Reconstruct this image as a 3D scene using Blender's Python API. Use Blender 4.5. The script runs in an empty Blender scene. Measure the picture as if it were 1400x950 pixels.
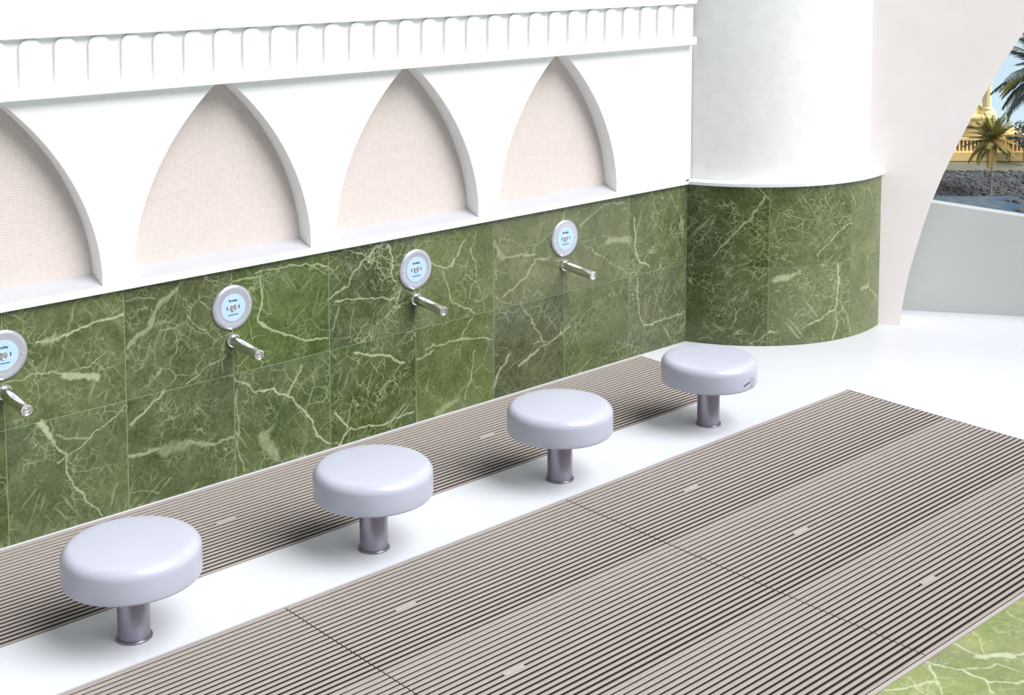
import bpy, bmesh, math, random
from mathutils import Vector, Matrix
from mathutils import noise as mnoise
import numpy as np
S = bpy.context.scene
COL = S.collection
rnd = random.Random(7)
PI = math.pi

# ------------------------------------------------------------------ camera
cam_d = bpy.data.cameras.new('camera')
cam = bpy.data.objects.new('camera', cam_d); COL.objects.link(cam)
YAW, PITCH = -0.7410117, -0.0934421
fw = Vector((-math.sin(YAW)*math.cos(PITCH), math.cos(YAW)*math.cos(PITCH), math.sin(PITCH)))
rt = Vector((math.cos(YAW), math.sin(YAW), 0)); up = rt.cross(fw)
m = Matrix((rt, up, -fw)).transposed().to_4x4()
m.translation = Vector((-0.74779, -4.61254, 2.12837))
cam.matrix_world = m
cam_d.sensor_width = 36; cam_d.lens = 1880.567*36/1400
cam_d.shift_x = (700-712.07)/1400; cam_d.shift_y = (84.8155-475)/1400
cam_d.clip_end = 2000; cam_d.clip_start = .05
S.camera = cam

# ------------------------------------------------------------------ sky, sun, exposure
def lin(c, a=1):
    return tuple((x/255/12.92 if x/255 <= .04045 else ((x/255+.055)/1.055)**2.4) for x in c)+(a,)
W = bpy.data.worlds.new('sky'); S.world = W; W.use_nodes = True
nt = W.node_tree; nt.nodes.clear()
wo = nt.nodes.new('ShaderNodeOutputWorld'); bg = nt.nodes.new('ShaderNodeBackground')
tc = nt.nodes.new('ShaderNodeTexCoord'); sp = nt.nodes.new('ShaderNodeSeparateXYZ')
mr = nt.nodes.new('ShaderNodeMapRange'); mr.inputs[1].default_value = -.15; mr.inputs[2].default_value = .25
cr = nt.nodes.new('ShaderNodeValToRGB')
cr.color_ramp.elements[0].color = lin((210, 236, 250)); cr.color_ramp.elements[1].color = tuple(v*.33 for v in lin((238, 239, 246))[:3])+(1,)
nt.links.new(tc.outputs['Generated'], sp.inputs[0]); nt.links.new(sp.outputs[2], mr.inputs[0])
nt.links.new(mr.outputs[0], cr.inputs[0]); nt.links.new(cr.outputs[0], bg.inputs[0])
bg.inputs[1].default_value = 0.85
nt.links.new(bg.outputs[0], wo.inputs[0])
sun_d = bpy.data.lights.new('sun', 'SUN'); sun_d.energy = 4.3; sun_d.angle = math.radians(46); sun_d.color = (1, .995, .985)
sun = bpy.data.objects.new('sun', sun_d); COL.objects.link(sun)
sun.rotation_euler = Vector((-.26, .61, -.81)).to_track_quat('-Z', 'Y').to_euler()
sun.location = (2, -6, 6)
S.view_settings.view_transform = 'Standard'; S.view_settings.look = 'None'
S.view_settings.exposure = 0.34; S.view_settings.gamma = 1; S.view_settings.use_curve_mapping = False

# ------------------------------------------------------------------ helpers
def tag(o, label=None, cat=None, group=None, kind=None):
    for k, v in (('label', label), ('category', cat), ('group', group), ('kind', kind)):
        if v: o[k] = v
    return o
def link(name, me, mat=None, parent=None, loc=None):
    o = bpy.data.objects.new(name, me); COL.objects.link(o)
    if mat and not me.materials: me.materials.append(mat)
    if parent: o.parent = parent
    if loc: o.location = loc
    return o
def empty(name, loc=(0, 0, 0)):
    o = bpy.data.objects.new(name, None); COL.objects.link(o); o.location = loc; o.empty_display_size = .1
    return o
def pydata(name, vs, fs, smooth=False):
    me = bpy.data.meshes.new(name); me.from_pydata([tuple(v) for v in vs], [], fs); me.update()
    bm = bmesh.new(); bm.from_mesh(me); bmesh.ops.recalc_face_normals(bm, faces=bm.faces)
    bm.to_mesh(me); bm.free()
    if smooth:
        for p in me.polygons: p.use_smooth = True
    return me
class MB:
    def __init__(s): s.v = []; s.f = []
    def add(s, vs, fs):
        n = len(s.v); s.v += [tuple(v) for v in vs]; s.f += [tuple(i+n for i in f) for f in fs]; return s
    def box(s, x0, x1, y0, y1, z0, z1):
        return s.add([(x, y, z) for z in (z0, z1) for x, y in ((x0, y0), (x1, y0), (x1, y1), (x0, y1))],
                     [(0, 3, 2, 1), (4, 5, 6, 7), (0, 1, 5, 4), (1, 2, 6, 5), (2, 3, 7, 6), (3, 0, 4, 7)])
    def prism(s, poly, z0, z1):
        n = len(poly)
        return s.add([(x, y, z0) for x, y in poly]+[(x, y, z1) for x, y in poly],
                     [tuple(range(n))[::-1], tuple(range(n, 2*n))]+[(i, (i+1) % n, n+(i+1) % n, n+i) for i in range(n)])
    def mesh(s, name, smooth=False): return pydata(name, s.v, s.f, smooth)
def lathe(prof, n=48, axis='z'):
    vs, fs = [], []
    for r, z in prof:
        for i in range(n):
            a = 2*PI*i/n
            v = (r*math.cos(a), r*math.sin(a), z)
            vs.append(v if axis == 'z' else (v[0], -v[2], v[1]))
    for j in range(len(prof)-1):
        for i in range(n):
            k = (i+1) % n
            fs.append((j*n+i, j*n+k, (j+1)*n+k, (j+1)*n+i))
    if prof[0][0] > 0: fs.append(tuple(range(n))[::-1])
    fs.append(tuple(range((len(prof)-1)*n, len(prof)*n)))
    return vs, fs
def bevel(o, w, seg=2):
    b = o.modifiers.new('bevel', 'BEVEL'); b.width = w; b.segments = seg; b.limit_method = 'ANGLE'; b.angle_limit = math.radians(40)
    return o

class NT:
    def __init__(s, name):
        s.m = bpy.data.materials.new(name); s.m.use_nodes = True; s.t = s.m.node_tree
        s.b = s.t.nodes['Principled BSDF']
    def n(s, typ, **kw):
        nd = s.t.nodes.new('ShaderNode'+typ)
        for k, v in kw.items(): setattr(nd, k, v)
        return nd
    def l(s, a, b): s.t.links.new(a, b)
    def math(s, op, a, b=None, c=None, clamp=False):
        nd = s.n('Math', operation=op, use_clamp=clamp)
        for i, x in enumerate((a, b, c)):
            if x is None: continue
            if isinstance(x, (int, float)): nd.inputs[i].default_value = x
            else: s.l(x, nd.inputs[i])
        return nd.outputs[0]
    def vm(s, op, a, b=None, sc=None):
        nd = s.n('VectorMath', operation=op)
        for i, x in enumerate((a, b)):
            if x is None: continue
            if isinstance(x, (tuple, list, Vector)): nd.inputs[i].default_value = tuple(x)
            else: s.l(x, nd.inputs[i])
        if sc is not None:
            if isinstance(sc, (int, float)): nd.inputs['Scale'].default_value = sc
            else: s.l(sc, nd.inputs['Scale'])
        return nd.outputs['Value'] if op in ('DOT_PRODUCT', 'LENGTH', 'DISTANCE') else nd.outputs['Vector']
    def mix(s, f, a, b, typ='MIX'):
        nd = s.n('MixRGB', blend_type=typ)
        for i, x in enumerate((f, a, b)):
            if isinstance(x, (int, float)): nd.inputs[i].default_value = x
            elif isinstance(x, tuple): nd.inputs[i].default_value = x
            else: s.l(x, nd.inputs[i])
        return nd.outputs[0]
    def noise(s, vec, scale, det=3, rough=.55, dist=0):
        nd = s.n('TexNoise'); nd.inputs['Scale'].default_value = scale; nd.inputs['Detail'].default_value = det
        nd.inputs['Roughness'].default_value = rough; nd.inputs['Distortion'].default_value = dist
        if vec is not None: s.l(vec, nd.inputs['Vector'])
        return nd
    def mr(s, v, a, b, c=0, d=1, smooth=False):
        nd = s.n('MapRange'); nd.interpolation_type = 'SMOOTHSTEP' if smooth else 'LINEAR'
        s.l(v, nd.inputs[0])
        for i, x in zip((1, 2, 3, 4), (a, b, c, d)):
            if isinstance(x, (int, float)): nd.inputs[i].default_value = x
            else: s.l(x, nd.inputs[i])
        return nd.outputs[0]
    def bump(s, h, st=.2, d=.01):
        nd = s.n('Bump'); nd.inputs['Strength'].default_value = st; nd.inputs['Distance'].default_value = d
        s.l(h, nd.inputs['Height']); s.l(nd.outputs[0], s.b.inputs['Normal'])
def simple(name, col, rough=.5, metal=0, spec=.5, var=0, scale=20, coat=0, bump=0, var_col=None):
    t = NT(name); b = t.b
    b.inputs['Roughness'].default_value = rough; b.inputs['Metallic'].default_value = metal
    b.inputs['Specular IOR Level'].default_value = spec; b.inputs['Coat Weight'].default_value = coat
    g = t.n('NewGeometry').outputs['Position']
    nz = t.noise(g, scale, 4)
    c = lin(col); d = lin(var_col) if var_col else tuple(x*(1-var) for x in c[:3])+(1,)
    f = t.mr(nz.outputs[0], .35, .7)
    t.l(t.mix(f, c, d), b.inputs['Base Color'])
    if bump: t.bump(nz.outputs[0], bump)
    return t.m

# ------------------------------------------------------------------ materials
M = {}
M['plaster'] = simple('white_plaster', (243, 243, 242), .8, var=.03, scale=60, spec=.2)
M['column'] = simple('off_white_plaster', (232, 232, 228), .8, var=.06, scale=14, spec=.2)
M['pink'] = simple('pale_pink_plaster', (252, 243, 240), .85, var=.03, scale=5, spec=.15)
M['sill'] = simple('white_stone_sill', (226, 227, 230), .4, var=.03, scale=10)
M['nsill'] = simple('grey_niche_sill', (176, 177, 182), .6, var=.03, scale=10, spec=.2)
M['parapet'] = simple('pale_grey_parapet', (196, 200, 197), .6, var=.04, scale=3)
M['floor'] = simple('white_floor', (205, 207, 214), .35, var=.02, scale=3, spec=.4)
M['grout'] = simple('green_grey_grout', (132, 152, 120), .7, var=.1, scale=40)
M['seat'] = simple('lavender_white_solid_surface', (178, 181, 196), .3, var=.015, scale=4, spec=.5)
M['pole'] = simple('brushed_grey_steel', (150, 146, 158), .3, .8, var=.06, scale=30)
M['chrome'] = simple('polished_chrome', (226, 226, 222), .2, 1, var=.03)
M['steel'] = simple('satin_steel', (206, 208, 220), .3, .7, var=.03)
M['blue'] = simple('pale_blue_label', (176, 202, 222), .45, var=.03)
M['ink'] = simple('dark_teal_ink', (30, 84, 112), .5, var=.1)
M['dark'] = simple('dark_mark', (80, 80, 96), .5, var=.1)
M['bar'] = simple('taupe_grating_bar', (156, 148, 143), .55, var=.08, scale=25, spec=.4)
M['barlight'] = simple('pale_grating_plate', (164, 160, 152), .5, var=.04)
M['pan'] = simple('dark_drain_pan', (62, 48, 46), .8, var=.2)
M['slab'] = simple('concrete', (205, 206, 208), .8, var=.05)
M['stone'] = simple('golden_stone', (244, 214, 150), .8, var=.12, scale=1.2, spec=.1)
M['stonepale'] = simple('pale_golden_stone', (250, 236, 184), .8, var=.08, scale=1.5, spec=.1)
M['window'] = simple('shaded_window', (112, 82, 78), .5, var=.2, scale=1)
M['bank'] = simple('dark_grey_rock', (104, 106, 108), .95, var_col=(74, 77, 82), scale=.9, spec=.1)
M['sand'] = simple('grey_green_bank', (128, 128, 112), .9, var=.2, scale=.8, spec=.1)
M['trunk'] = simple('palm_trunk', (176, 164, 140), .8, var=.3, scale=3)
M['frond'] = simple('palm_frond_green', (116, 124, 76), .6, var_col=(190, 178, 100), scale=1.2, spec=.2)
M['frondblue'] = simple('palm_frond_dark', (74, 96, 112), .6, var_col=(120, 124, 92), scale=.6, spec=.2)
M['frondgold'] = simple('palm_frond_dry', (186, 150, 86), .7, var=.2, scale=1)
M['canopy'] = simple('dark_green_canopy', (30, 92, 72), .6, var=.1)
M['soil'] = simple('earth', (120, 116, 104), .9, var=.2, scale=.3)
t = NT('harbour_water'); t.b.inputs['Roughness'].default_value = .25
t.b.inputs['Base Color'].default_value = lin((58, 96, 124))
g = t.n('NewGeometry').outputs['Position']
nz = t.noise(g, .8, 5, .6, .5); t.l(t.mix(t.mr(nz.outputs[0], .4, .65), lin((52, 92, 124)), lin((88, 112, 128))), t.b.inputs['Base Color'])
t.bump(nz.outputs[0], .4, .4); M['water'] = t.m
# niche panel: pale pink with a fine diagonal crosshatch
t = NT('pink_hatched_plaster'); t.b.inputs['Roughness'].default_value = .9; t.b.inputs['Specular IOR Level'].default_value = .1
g = t.n('NewGeometry').outputs['Position']; sx = t.n('SeparateXYZ'); t.l(g, sx.inputs[0])
u = t.math('ADD', sx.outputs[0], sx.outputs[2]); v = t.math('SUBTRACT', sx.outputs[0], sx.outputs[2])
hu = t.math('SINE', t.math('MULTIPLY', u, 330)); hv = t.math('SINE', t.math('MULTIPLY', v, 330))
ck = t.mr(t.math('MULTIPLY', hu, hv), -.6, .6, 0, 1)
nz = t.noise(g, 40, 4)
f = t.math('MULTIPLY', ck, nz.outputs[0])
t.l(t.mix(f, lin((213, 202, 197)), lin((182, 170, 166))), t.b.inputs['Base Color'])
t.bump(ck, .15, .004); M['niche'] = t.m

VEINS = [
(0.006, 1, [(1.501, 0.0, 0.747), (1.441, 0.0, 0.737), (1.404, 0.0, 0.728), (1.335, 0.0, 0.717), (1.264, 0.0, 0.699), (1.224, 0.0, 0.7), (1.171, 0.0, 0.705)]),
(0.022, 0.6, [(1.25, 0.0, 0.7), (1.197, 0.0, 0.702)]),
(0.013, 0.55, [(1.715, 0.0, 0.8), (1.645, 0.0, 0.748), (1.623, 0.0, 0.71), (1.592, 0.0, 0.666), (1.553, 0.0, 0.641), (1.515, 0.0, 0.608)]),
(0.003, 0.6, [(1.514, 0.0, 0.794), (1.624, 0.0, 0.774)]),
(0.003, 0.6, [(1.806, 0.0, 0.741), (1.861, 0.0, 0.691)]),
(0.003, 0.6, [(1.758, 0.0, 0.687), (1.834, 0.0, 0.61)]),
(0.006, 0.7, [(1.952, 0.0, 0.781), (2.063, 0.0, 0.791)]),
(0.018, 1, [(1.273, 0.0, 0.562), (1.398, 0.0, 0.523)]),
(0.004, 0.8, [(1.063, 0.0, 0.59), (1.228, 0.0, 0.585), (1.273, 0.0, 0.562)]),
(0.003, 0.7, [(1.292, 0.0, 0.568), (1.364, 0.0, 0.577), (1.435, 0.0, 0.616)]),
(0.016, 1, [(1.182, 0.0, 0.415), (1.212, 0.0, 0.355)]),
(0.006, 0.8, [(1.212, 0.0, 0.355), (1.233, 0.0, 0.323), (1.272, 0.0, 0.264), (1.276, 0.0, 0.201), (1.317, 0.0, 0.121), (1.397, 0.0, 0.016)]),
(0.005, 0.5, [(1.234, 0.0, 0.352), (1.325, 0.0, 0.315), (1.367, 0.0, 0.31)]),
(0.0035, 0.8, [(1.23, 0.0, 0.248), (1.322, 0.0, 0.286), (1.444, 0.0, 0.358), (1.509, 0.0, 0.399)]),
(0.007, 0.8, [(1.515, 0.0, 0.32), (1.59, 0.0, 0.366), (1.651, 0.0, 0.413)]),
(0.012, 0.7, [(1.512, 0.0, 0.201), (1.624, 0.0, 0.2)]),
(0.035, 0.45, [(1.645, 0.0, 0.188), (1.74, 0.0, 0.198)]),
(0.01, 0.6, [(1.74, 0.0, 0.198), (1.858, 0.0, 0.162), (1.955, 0.0, 0.173)]),
(0.0035, 0.8, [(1.752, 0.0, 0.425), (1.92, 0.0, 0.5)]),
(0.006, 0.7, [(1.96, 0.0, 0.404), (2.054, 0.0, 0.321)]),
(0.005, 0.6, [(1.972, 0.0, 0.357), (1.968, 0.0, 0.149), (1.985, 0.0, 0.017)]),
(0.004, 0.5, [(1.526, 0.0, 0.063), (1.62, 0.0, 0.033), (1.675, 0.0, 0.069)]),
(0.005, 0.9, [(2.064, 0.0, 0.805), (2.191, 0.0, 0.799), (2.243, 0.0, 0.805), (2.398, 0.0, 0.78)]),
(0.006, 0.9, [(2.08, 0.0, 0.788), (2.086, 0.0, 0.666), (2.068, 0.0, 0.596), (2.17, 0.0, 0.537), (2.255, 0.0, 0.499), (2.393, 0.0, 0.466)]),
(0.006, 0.8, [(2.41, 0.0, 0.637), (2.502, 0.0, 0.667), (2.532, 0.0, 0.727), (2.639, 0.0, 0.803), (2.685, 0.0, 0.819)]),
(0.004, 0.7, [(2.486, 0.0, 0.827), (2.638, 0.0, 0.756), (2.691, 0.0, 0.668)]),
(0.005, 0.9, [(2.704, 0.0, 0.816), (2.734, 0.0, 0.74), (2.733, 0.0, 0.661), (2.757, 0.0, 0.648)]),
(0.005, 0.8, [(2.439, 0.0, 0.616), (2.617, 0.0, 0.596), (2.764, 0.0, 0.57)]),
(0.006, 0.8, [(2.945, 0.0, 0.696), (3.027, 0.0, 0.66), (3.061, 0.0, 0.661), (3.124, 0.0, 0.77)]),
(0.005, 0.8, [(3.006, 0.0, 0.647), (3.06, 0.0, 0.496), (3.2, 0.0, 0.426)]),
(0.004, 0.7, [(3.202, 0.0, 0.798), (3.18, 0.0, 0.718), (3.205, 0.0, 0.614), (3.158, 0.0, 0.495)]),
(0.006, 0.7, [(2.912, 0.0, 0.316), (3.112, 0.0, 0.326), (3.288, 0.0, 0.28)]),
(0.004, 0.7, [(3.11, 0.0, 0.327), (3.179, 0.0, 0.414)]),
(0.006, 1, [(2.054, 0.0, 0.327), (2.138, 0.0, 0.307), (2.233, 0.0, 0.249), (2.32, 0.0, 0.136), (2.337, 0.0, 0.07), (2.397, 0.0, 0.024)]),
(0.006, 0.8, [(2.199, 0.0, 0.272), (2.264, 0.0, 0.388)]),
(0.03, 0.55, [(2.08, 0.0, 0.135), (2.136, 0.0, 0.042)]),
(0.008, 1, [(2.528, 0.0, 0.38), (2.71, 0.0, 0.325), (2.789, 0.0, 0.285)]),
(0.003, 0.7, [(2.679, 0.0, 0.324), (2.64, 0.0, 0.285), (2.686, 0.0, 0.233)]),
(0.006, 0.9, [(2.437, 0.0, 0.004), (2.505, 0.0, 0.059), (2.688, 0.0, 0.038), (2.839, 0.0, 0.052)]),
(0.008, 0.9, [(2.421, 0.0, 0.152), (2.486, 0.0, 0.07)]),
(0.006, 0.7, [(2.861, 0.0, 0.286), (2.953, 0.0, 0.299)]),
(0.004, 0.8, [(3.187, 0.0, 0.25), (3.165, 0.0, 0.109), (3.132, 0.0, 0.039)]),
(0.022, 0.45, [(2.972, 0.0, 0.01), (3.079, 0.0, 0.051)]),
(0.012, 0.7, [(3.4, 0.0, 0.188), (3.321, 0.0, 0.109), (3.31, 0.0, 0.06)]),
(0.012, 0.75, [(3.455, 0.0, 0.121), (3.576, 0.0, 0.169)]),
(0.006, 0.7, [(3.576, 0.0, 0.169), (3.788, 0.0, 0.24)]),
(0.006, 0.6, [(3.367, 0.0, 0.464), (3.508, 0.0, 0.542), (3.561, 0.0, 0.603), (3.66, 0.0, 0.608)]),
(0.02, 0.45, [(3.306, 0.0, 0.719), (3.36, 0.0, 0.656)]),
(0.007, 0.5, [(3.36, 0.0, 0.656), (3.561, 0.0, 0.631)]),
(0.003, 0.6, [(3.482, 0.0, 0.415), (3.59, 0.0, 0.258), (3.633, 0.0, 0.157)]),
(0.006, 0.6, [(3.849, 0.0, 0.731), (3.924, 0.0, 0.764), (4.025, 0.0, 0.807), (4.17, 0.0, 0.795)]),
(0.022, 0.55, [(4.057, 0.0, 0.624), (4.199, 0.0, 0.607)]),
(0.003, 0.6, [(3.887, 0.0, 0.625), (4.19, 0.0, 0.448)]),
(0.008, 0.8, [(4.241, 0.0, 0.712), (4.248, 0.0, 0.569), (4.281, 0.0, 0.489), (4.352, 0.0, 0.447)]),
(0.006, 0.7, [(4.271, 0.0, 0.405), (4.273, 0.0, 0.243), (4.313, 0.0, 0.148), (4.485, 0.0, 0.149), (4.628, 0.0, 0.157)]),
(0.004, 0.6, [(3.464, 0.0, 0.422), (3.557, 0.0, 0.314), (3.642, 0.0, 0.173)]),
(0.004, 0.6, [(3.548, 0.0, 0.21), (3.715, 0.0, 0.204), (3.832, 0.0, 0.298)]),
(0.02, 0.4, [(4.602, 0.0, 0.661), (4.609, 0.0, 0.567)]),
(0.003, 0.5, [(4.365, 0.0, 0.705), (4.455, 0.0, 0.606)]),
(0.003, 0.6, [(4.702, -0.126, 0.731), (4.755, -0.207, 0.744)]),
(0.006, 0.8, [(4.703, -0.129, 0.463), (4.756, -0.209, 0.583), (4.815, -0.279, 0.674), (4.867, -0.329, 0.781)]),
(0.003, 0.6, [(4.796, -0.257, 0.616), (4.881, -0.341, 0.632)]),
(0.005, 0.7, [(4.76, -0.213, 0.234), (4.873, -0.334, 0.384)]),
(0.004, 0.6, [(4.67, -0.066, 0.026), (4.754, -0.205, 0.087), (4.783, -0.242, 0.197)]),
(0.003, 0.5, [(4.648, -0.015, 0.649), (4.722, -0.159, 0.661), (4.777, -0.235, 0.589)]),
(0.005, 0.5, [(4.645, -0.006, 0.447), (4.659, -0.042, 0.501)]),
(0.02, 1, [(4.911, -0.366, 0.354), (4.962, -0.402, 0.358)]),
(0.009, 0.9, [(4.962, -0.402, 0.358), (5.023, -0.439, 0.389)]),
(0.007, 1, [(4.888, -0.347, 0.071), (5.096, -0.474, 0.108), (5.228, -0.518, 0.17), (5.25, -0.522, 0.285), (5.246, -0.522, 0.406)]),
(0.005, 0.8, [(5.228, -0.518, 0.162), (5.24, -0.52, 0.09), (5.218, -0.515, -0.005)]),
(0.004, 0.7, [(5.262, -0.525, 0.205), (5.318, -0.534, 0.137), (5.352, -0.537, 0.013)]),
(0.005, 0.9, [(5.305, -0.532, 0.19), (5.504, -0.536, 0.244), (5.63, -0.513, 0.155)]),
(0.014, 0.7, [(5.44, -0.54, 0.243), (5.5, -0.536, 0.247)]),
(0.004, 0.8, [(5.504, -0.536, 0.244), (5.496, -0.537, 0.408)]),
(0.006, 0.8, [(5.118, -0.483, 0.467), (5.217, -0.515, 0.557), (5.336, -0.536, 0.609)]),
(0.004, 0.6, [(4.906, -0.362, 0.519), (5.02, -0.437, 0.543)]),
(0.003, 0.6, [(4.912, -0.367, 0.475), (4.994, -0.422, 0.434)]),
(0.004, 0.6, [(5.473, -0.538, 0.799), (5.627, -0.514, 0.616)]),
(0.005, 0.7, [(5.307, -0.532, 0.811), (5.357, -0.538, 0.708)]),
(0.005, 0.7, [(5.136, -0.49, 0.415), (5.331, -0.535, 0.422)]),
(0.003, 0.6, [(4.926, -0.377, 0.605), (4.974, -0.41, 0.622), (5.063, -0.46, 0.59)]),
(0.02, 1, [(2.875, -2.665, 0.0), (2.957, -2.728, 0.0)]),
(0.006, 0.9, [(2.885, -2.559, 0.0), (2.883, -2.679, 0.0), (2.953, -2.73, 0.0), (2.999, -2.738, 0.0)]),
(0.006, 1, [(2.728, -2.553, 0.0), (2.77, -2.673, 0.0), (2.76, -2.758, 0.0), (2.843, -2.819, 0.0)]),
(0.006, 0.9, [(2.507, -2.559, 0.0), (2.565, -2.612, 0.0), (2.657, -2.643, 0.0)]),
(0.006, 0.9, [(2.649, -2.657, 0.0), (2.724, -2.587, 0.0)]),
(0.004, 0.8, [(2.77, -2.673, 0.0), (2.87, -2.721, 0.0), (2.88, -2.8, 0.0)]),
(0.006, 0.8, [(2.657, -2.643, 0.0), (2.614, -2.692, 0.0)]),
(0.004, 0.8, [(2.76, -2.758, 0.0), (2.712, -2.791, 0.0)]),
(0.003, 0.6, [(3.012, -2.557, 0.0), (2.883, -2.672, 0.0)]),
(0.004, 0.7, [(3.191, -2.577, 0.0), (3.168, -2.65, 0.0)]),
(0.003, 0.6, [(2.62, -2.578, 0.0), (2.576, -2.657, 0.0)]),
]

def marble(name, lo, hi, vein, segs, scratch=1.0, seed=0, rough=.24, big=1.0):
    """Polished green marble; segs are the strong veins of this one slab (width, strength, a, b)."""
    t = NT(name); b = t.b
    lo, hi = [tuple(v*q for v, q in zip(c_, ((.94, .90, .88) if 'tile' in name else (.98, .95, .88)))) for c_ in (lo, hi)]
    b.inputs['Roughness'].default_value = rough; b.inputs['Specular IOR Level'].default_value = .35
    ge = t.n('NewGeometry'); P = ge.outputs['Position']
    Q = t.vm('ADD', P, (seed*1.37, seed*.71, seed*2.13))
    wob = t.noise(Q, 14, 2, .6)
    off = t.vm('SCALE', t.vm('SUBTRACT', wob.outputs['Color'], (.5, .5, .5)), sc=.05)
    nn = t.vm('SCALE', ge.outputs['True Normal'], sc=t.vm('DOT_PRODUCT', off, ge.outputs['True Normal']))   # keep the wobble in the slab's plane
    Pw = t.vm('ADD', P, t.vm('SUBTRACT', off, nn)); Qw = t.vm('ADD', Q, t.vm('SCALE', off, sc=1.0))
    base = t.noise(Q, 5.5, 8, .68, .6); fine = t.noise(Q, 70, 5, .7)
    f = t.math('ADD', t.mr(base.outputs[0], .33, .68, 0, .75), t.mr(fine.outputs[0], .3, .72, -.3, .45), clamp=True)
    c = t.mix(f, lin(lo), lin(hi))
    gr = t.mr(t.noise(Q, 2.6, 3).outputs[0], .55, .72, 0, .45)
    c = t.mix(gr, c, lin((104, 110, 92)))
    # fine scratchy veining
    vo = t.n('TexVoronoi', feature='DISTANCE_TO_EDGE'); vo.inputs['Scale'].default_value = 30; t.l(t.vm('ADD', Q, t.vm('SCALE', off, sc=1.3)), vo.inputs['Vector'])
    s1 = t.math('MULTIPLY', t.mr(vo.outputs['Distance'], .0, .045, 1, 0), t.mr(t.noise(Q, 9, 3).outputs[0], .44, .62, 0, .9*scratch))
    vo2 = t.n('TexVoronoi', feature='DISTANCE_TO_EDGE'); vo2.inputs['Scale'].default_value = 7.5; t.l(Qw, vo2.inputs['Vector'])
    s2 = t.math('MULTIPLY', t.mr(vo2.outputs['Distance'], .0, .018, 1, 0), t.mr(t.noise(Q, 4.5, 2).outputs[0], .45, .6, 0, .78*big))
    # long thin scratches in two slanting directions
    s3 = None
    for an, sd in ((.95, 3.1), (-.7, 8.7), (1.9, 5.3)):
        mp = t.n('Mapping', vector_type='TEXTURE'); mp.inputs['Rotation'].default_value = (0, an, an if 'paving' in name else 0); mp.inputs['Scale'].default_value = (.22, .02 if 'paving' in name else .22, .013); mp.inputs['Location'].default_value = (sd, sd, sd)
        t.l(t.vm('ADD', Q, t.vm('SCALE', off, sc=.35)), mp.inputs['Vector'])
        n3 = t.noise(mp.outputs[0], 1.0, 2, .5)
        k3 = t.math('MULTIPLY', t.mr(n3.outputs[0], .60, .70, 0, .5), t.mr(t.noise(Q, 6+sd, 2).outputs[0], .45, .6, 0, scratch))
        s3 = k3 if s3 is None else t.math('MAXIMUM', s3, k3)
    s2 = t.math('MAXIMUM', s2, s3)
    c = t.mix(t.math('MAXIMUM', s1, s2), c, lin(tuple(int(.72*v+.28*h) for v, h in zip(vein, hi))))
    if segs:
        wn = t.mr(t.noise(Q, 22, 4, .7).outputs[0], .3, .7, .55, 1.6)
        tot = None
        for w, st, a, e in segs:
            a, e = Vector(a), Vector(e); ba = e-a
            pa = t.vm('SUBTRACT', Pw, a)
            h = t.math('DIVIDE', t.vm('DOT_PRODUCT', pa, ba), max(ba.length_squared, 1e-6), clamp=True)
            d = t.vm('LENGTH', t.vm('SUBTRACT', pa, t.vm('SCALE', ba, sc=h)))
            k = t.math('MULTIPLY', t.mr(t.math('DIVIDE', d, wn), w*.35, w*.85, st, 0), 1)
            tot = k if tot is None else t.math('MAXIMUM', tot, k)
        sp = t.mr(fine.outputs[0], .25, .6, .65, 1)
        c = t.mix(t.math('MULTIPLY', t.math('MULTIPLY', tot, sp), .78), c, lin(vein))
    t.l(c, b.inputs['Base Color'])
    t.l(t.mr(fine.outputs[0], .2, .8, rough-.05, rough+.12), b.inputs['Roughness'])
    return t.m
def segs_near(lo, hi, pad=.02):
    out = []
    for w, s, pts in VEINS:
        for a, e in zip(pts, pts[1:]):
            q0 = [min(x, y) for x, y in zip(a, e)]; q1 = [max(x, y) for x, y in zip(a, e)]
            if all(q1[i] > lo[i]-pad and q0[i] < hi[i]+pad for i in range(3)): out.append((w, s, a, e))
    return out

H = 0.8323; PW = .45; X0 = 1.0553
CX, CY, CR = 5.42, .29, .83
# ------------------------------------------------------------------ floor
fl = MB()
XL, XE, BE = -3.2, 4.618, 4.283
FB, FM, FF, BK = -.66, -1.0153, -2.553, -.009
T0 = Vector((6.005, -.436)); D = Vector((.585, -.811)).normalized(); NN = Vector((-D.y, D.x))
P0 = Vector((5.729, -.600))
def onT(y): return T0.x+(T0.y-y)*.585/.811
g_ = .0005
fl.box(XL, BE, BK, .3, -.12, 0)
fl.box(XL, BE, FM, FB, -.12, 0)
fl.box(BE, XE, FM, .3, -.12, 0)
fl.prism([(XE, -7), (onT(-7), -7), (onT(1.2), 1.2), (XE, 1.2)], -.12, 0)
floor = tag(link('floor', fl.mesh('floor'), M['floor']), 'smooth white floor around the drain gratings', kind='structure')
pan = MB(); pan.box(XL, BE, FB, BK, -.12, -.04); pan.box(XL, XE, FF, FM, -.12, -.04)
link('drain_pan', pan.mesh('drain_pan'), M['pan'], floor)
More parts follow.
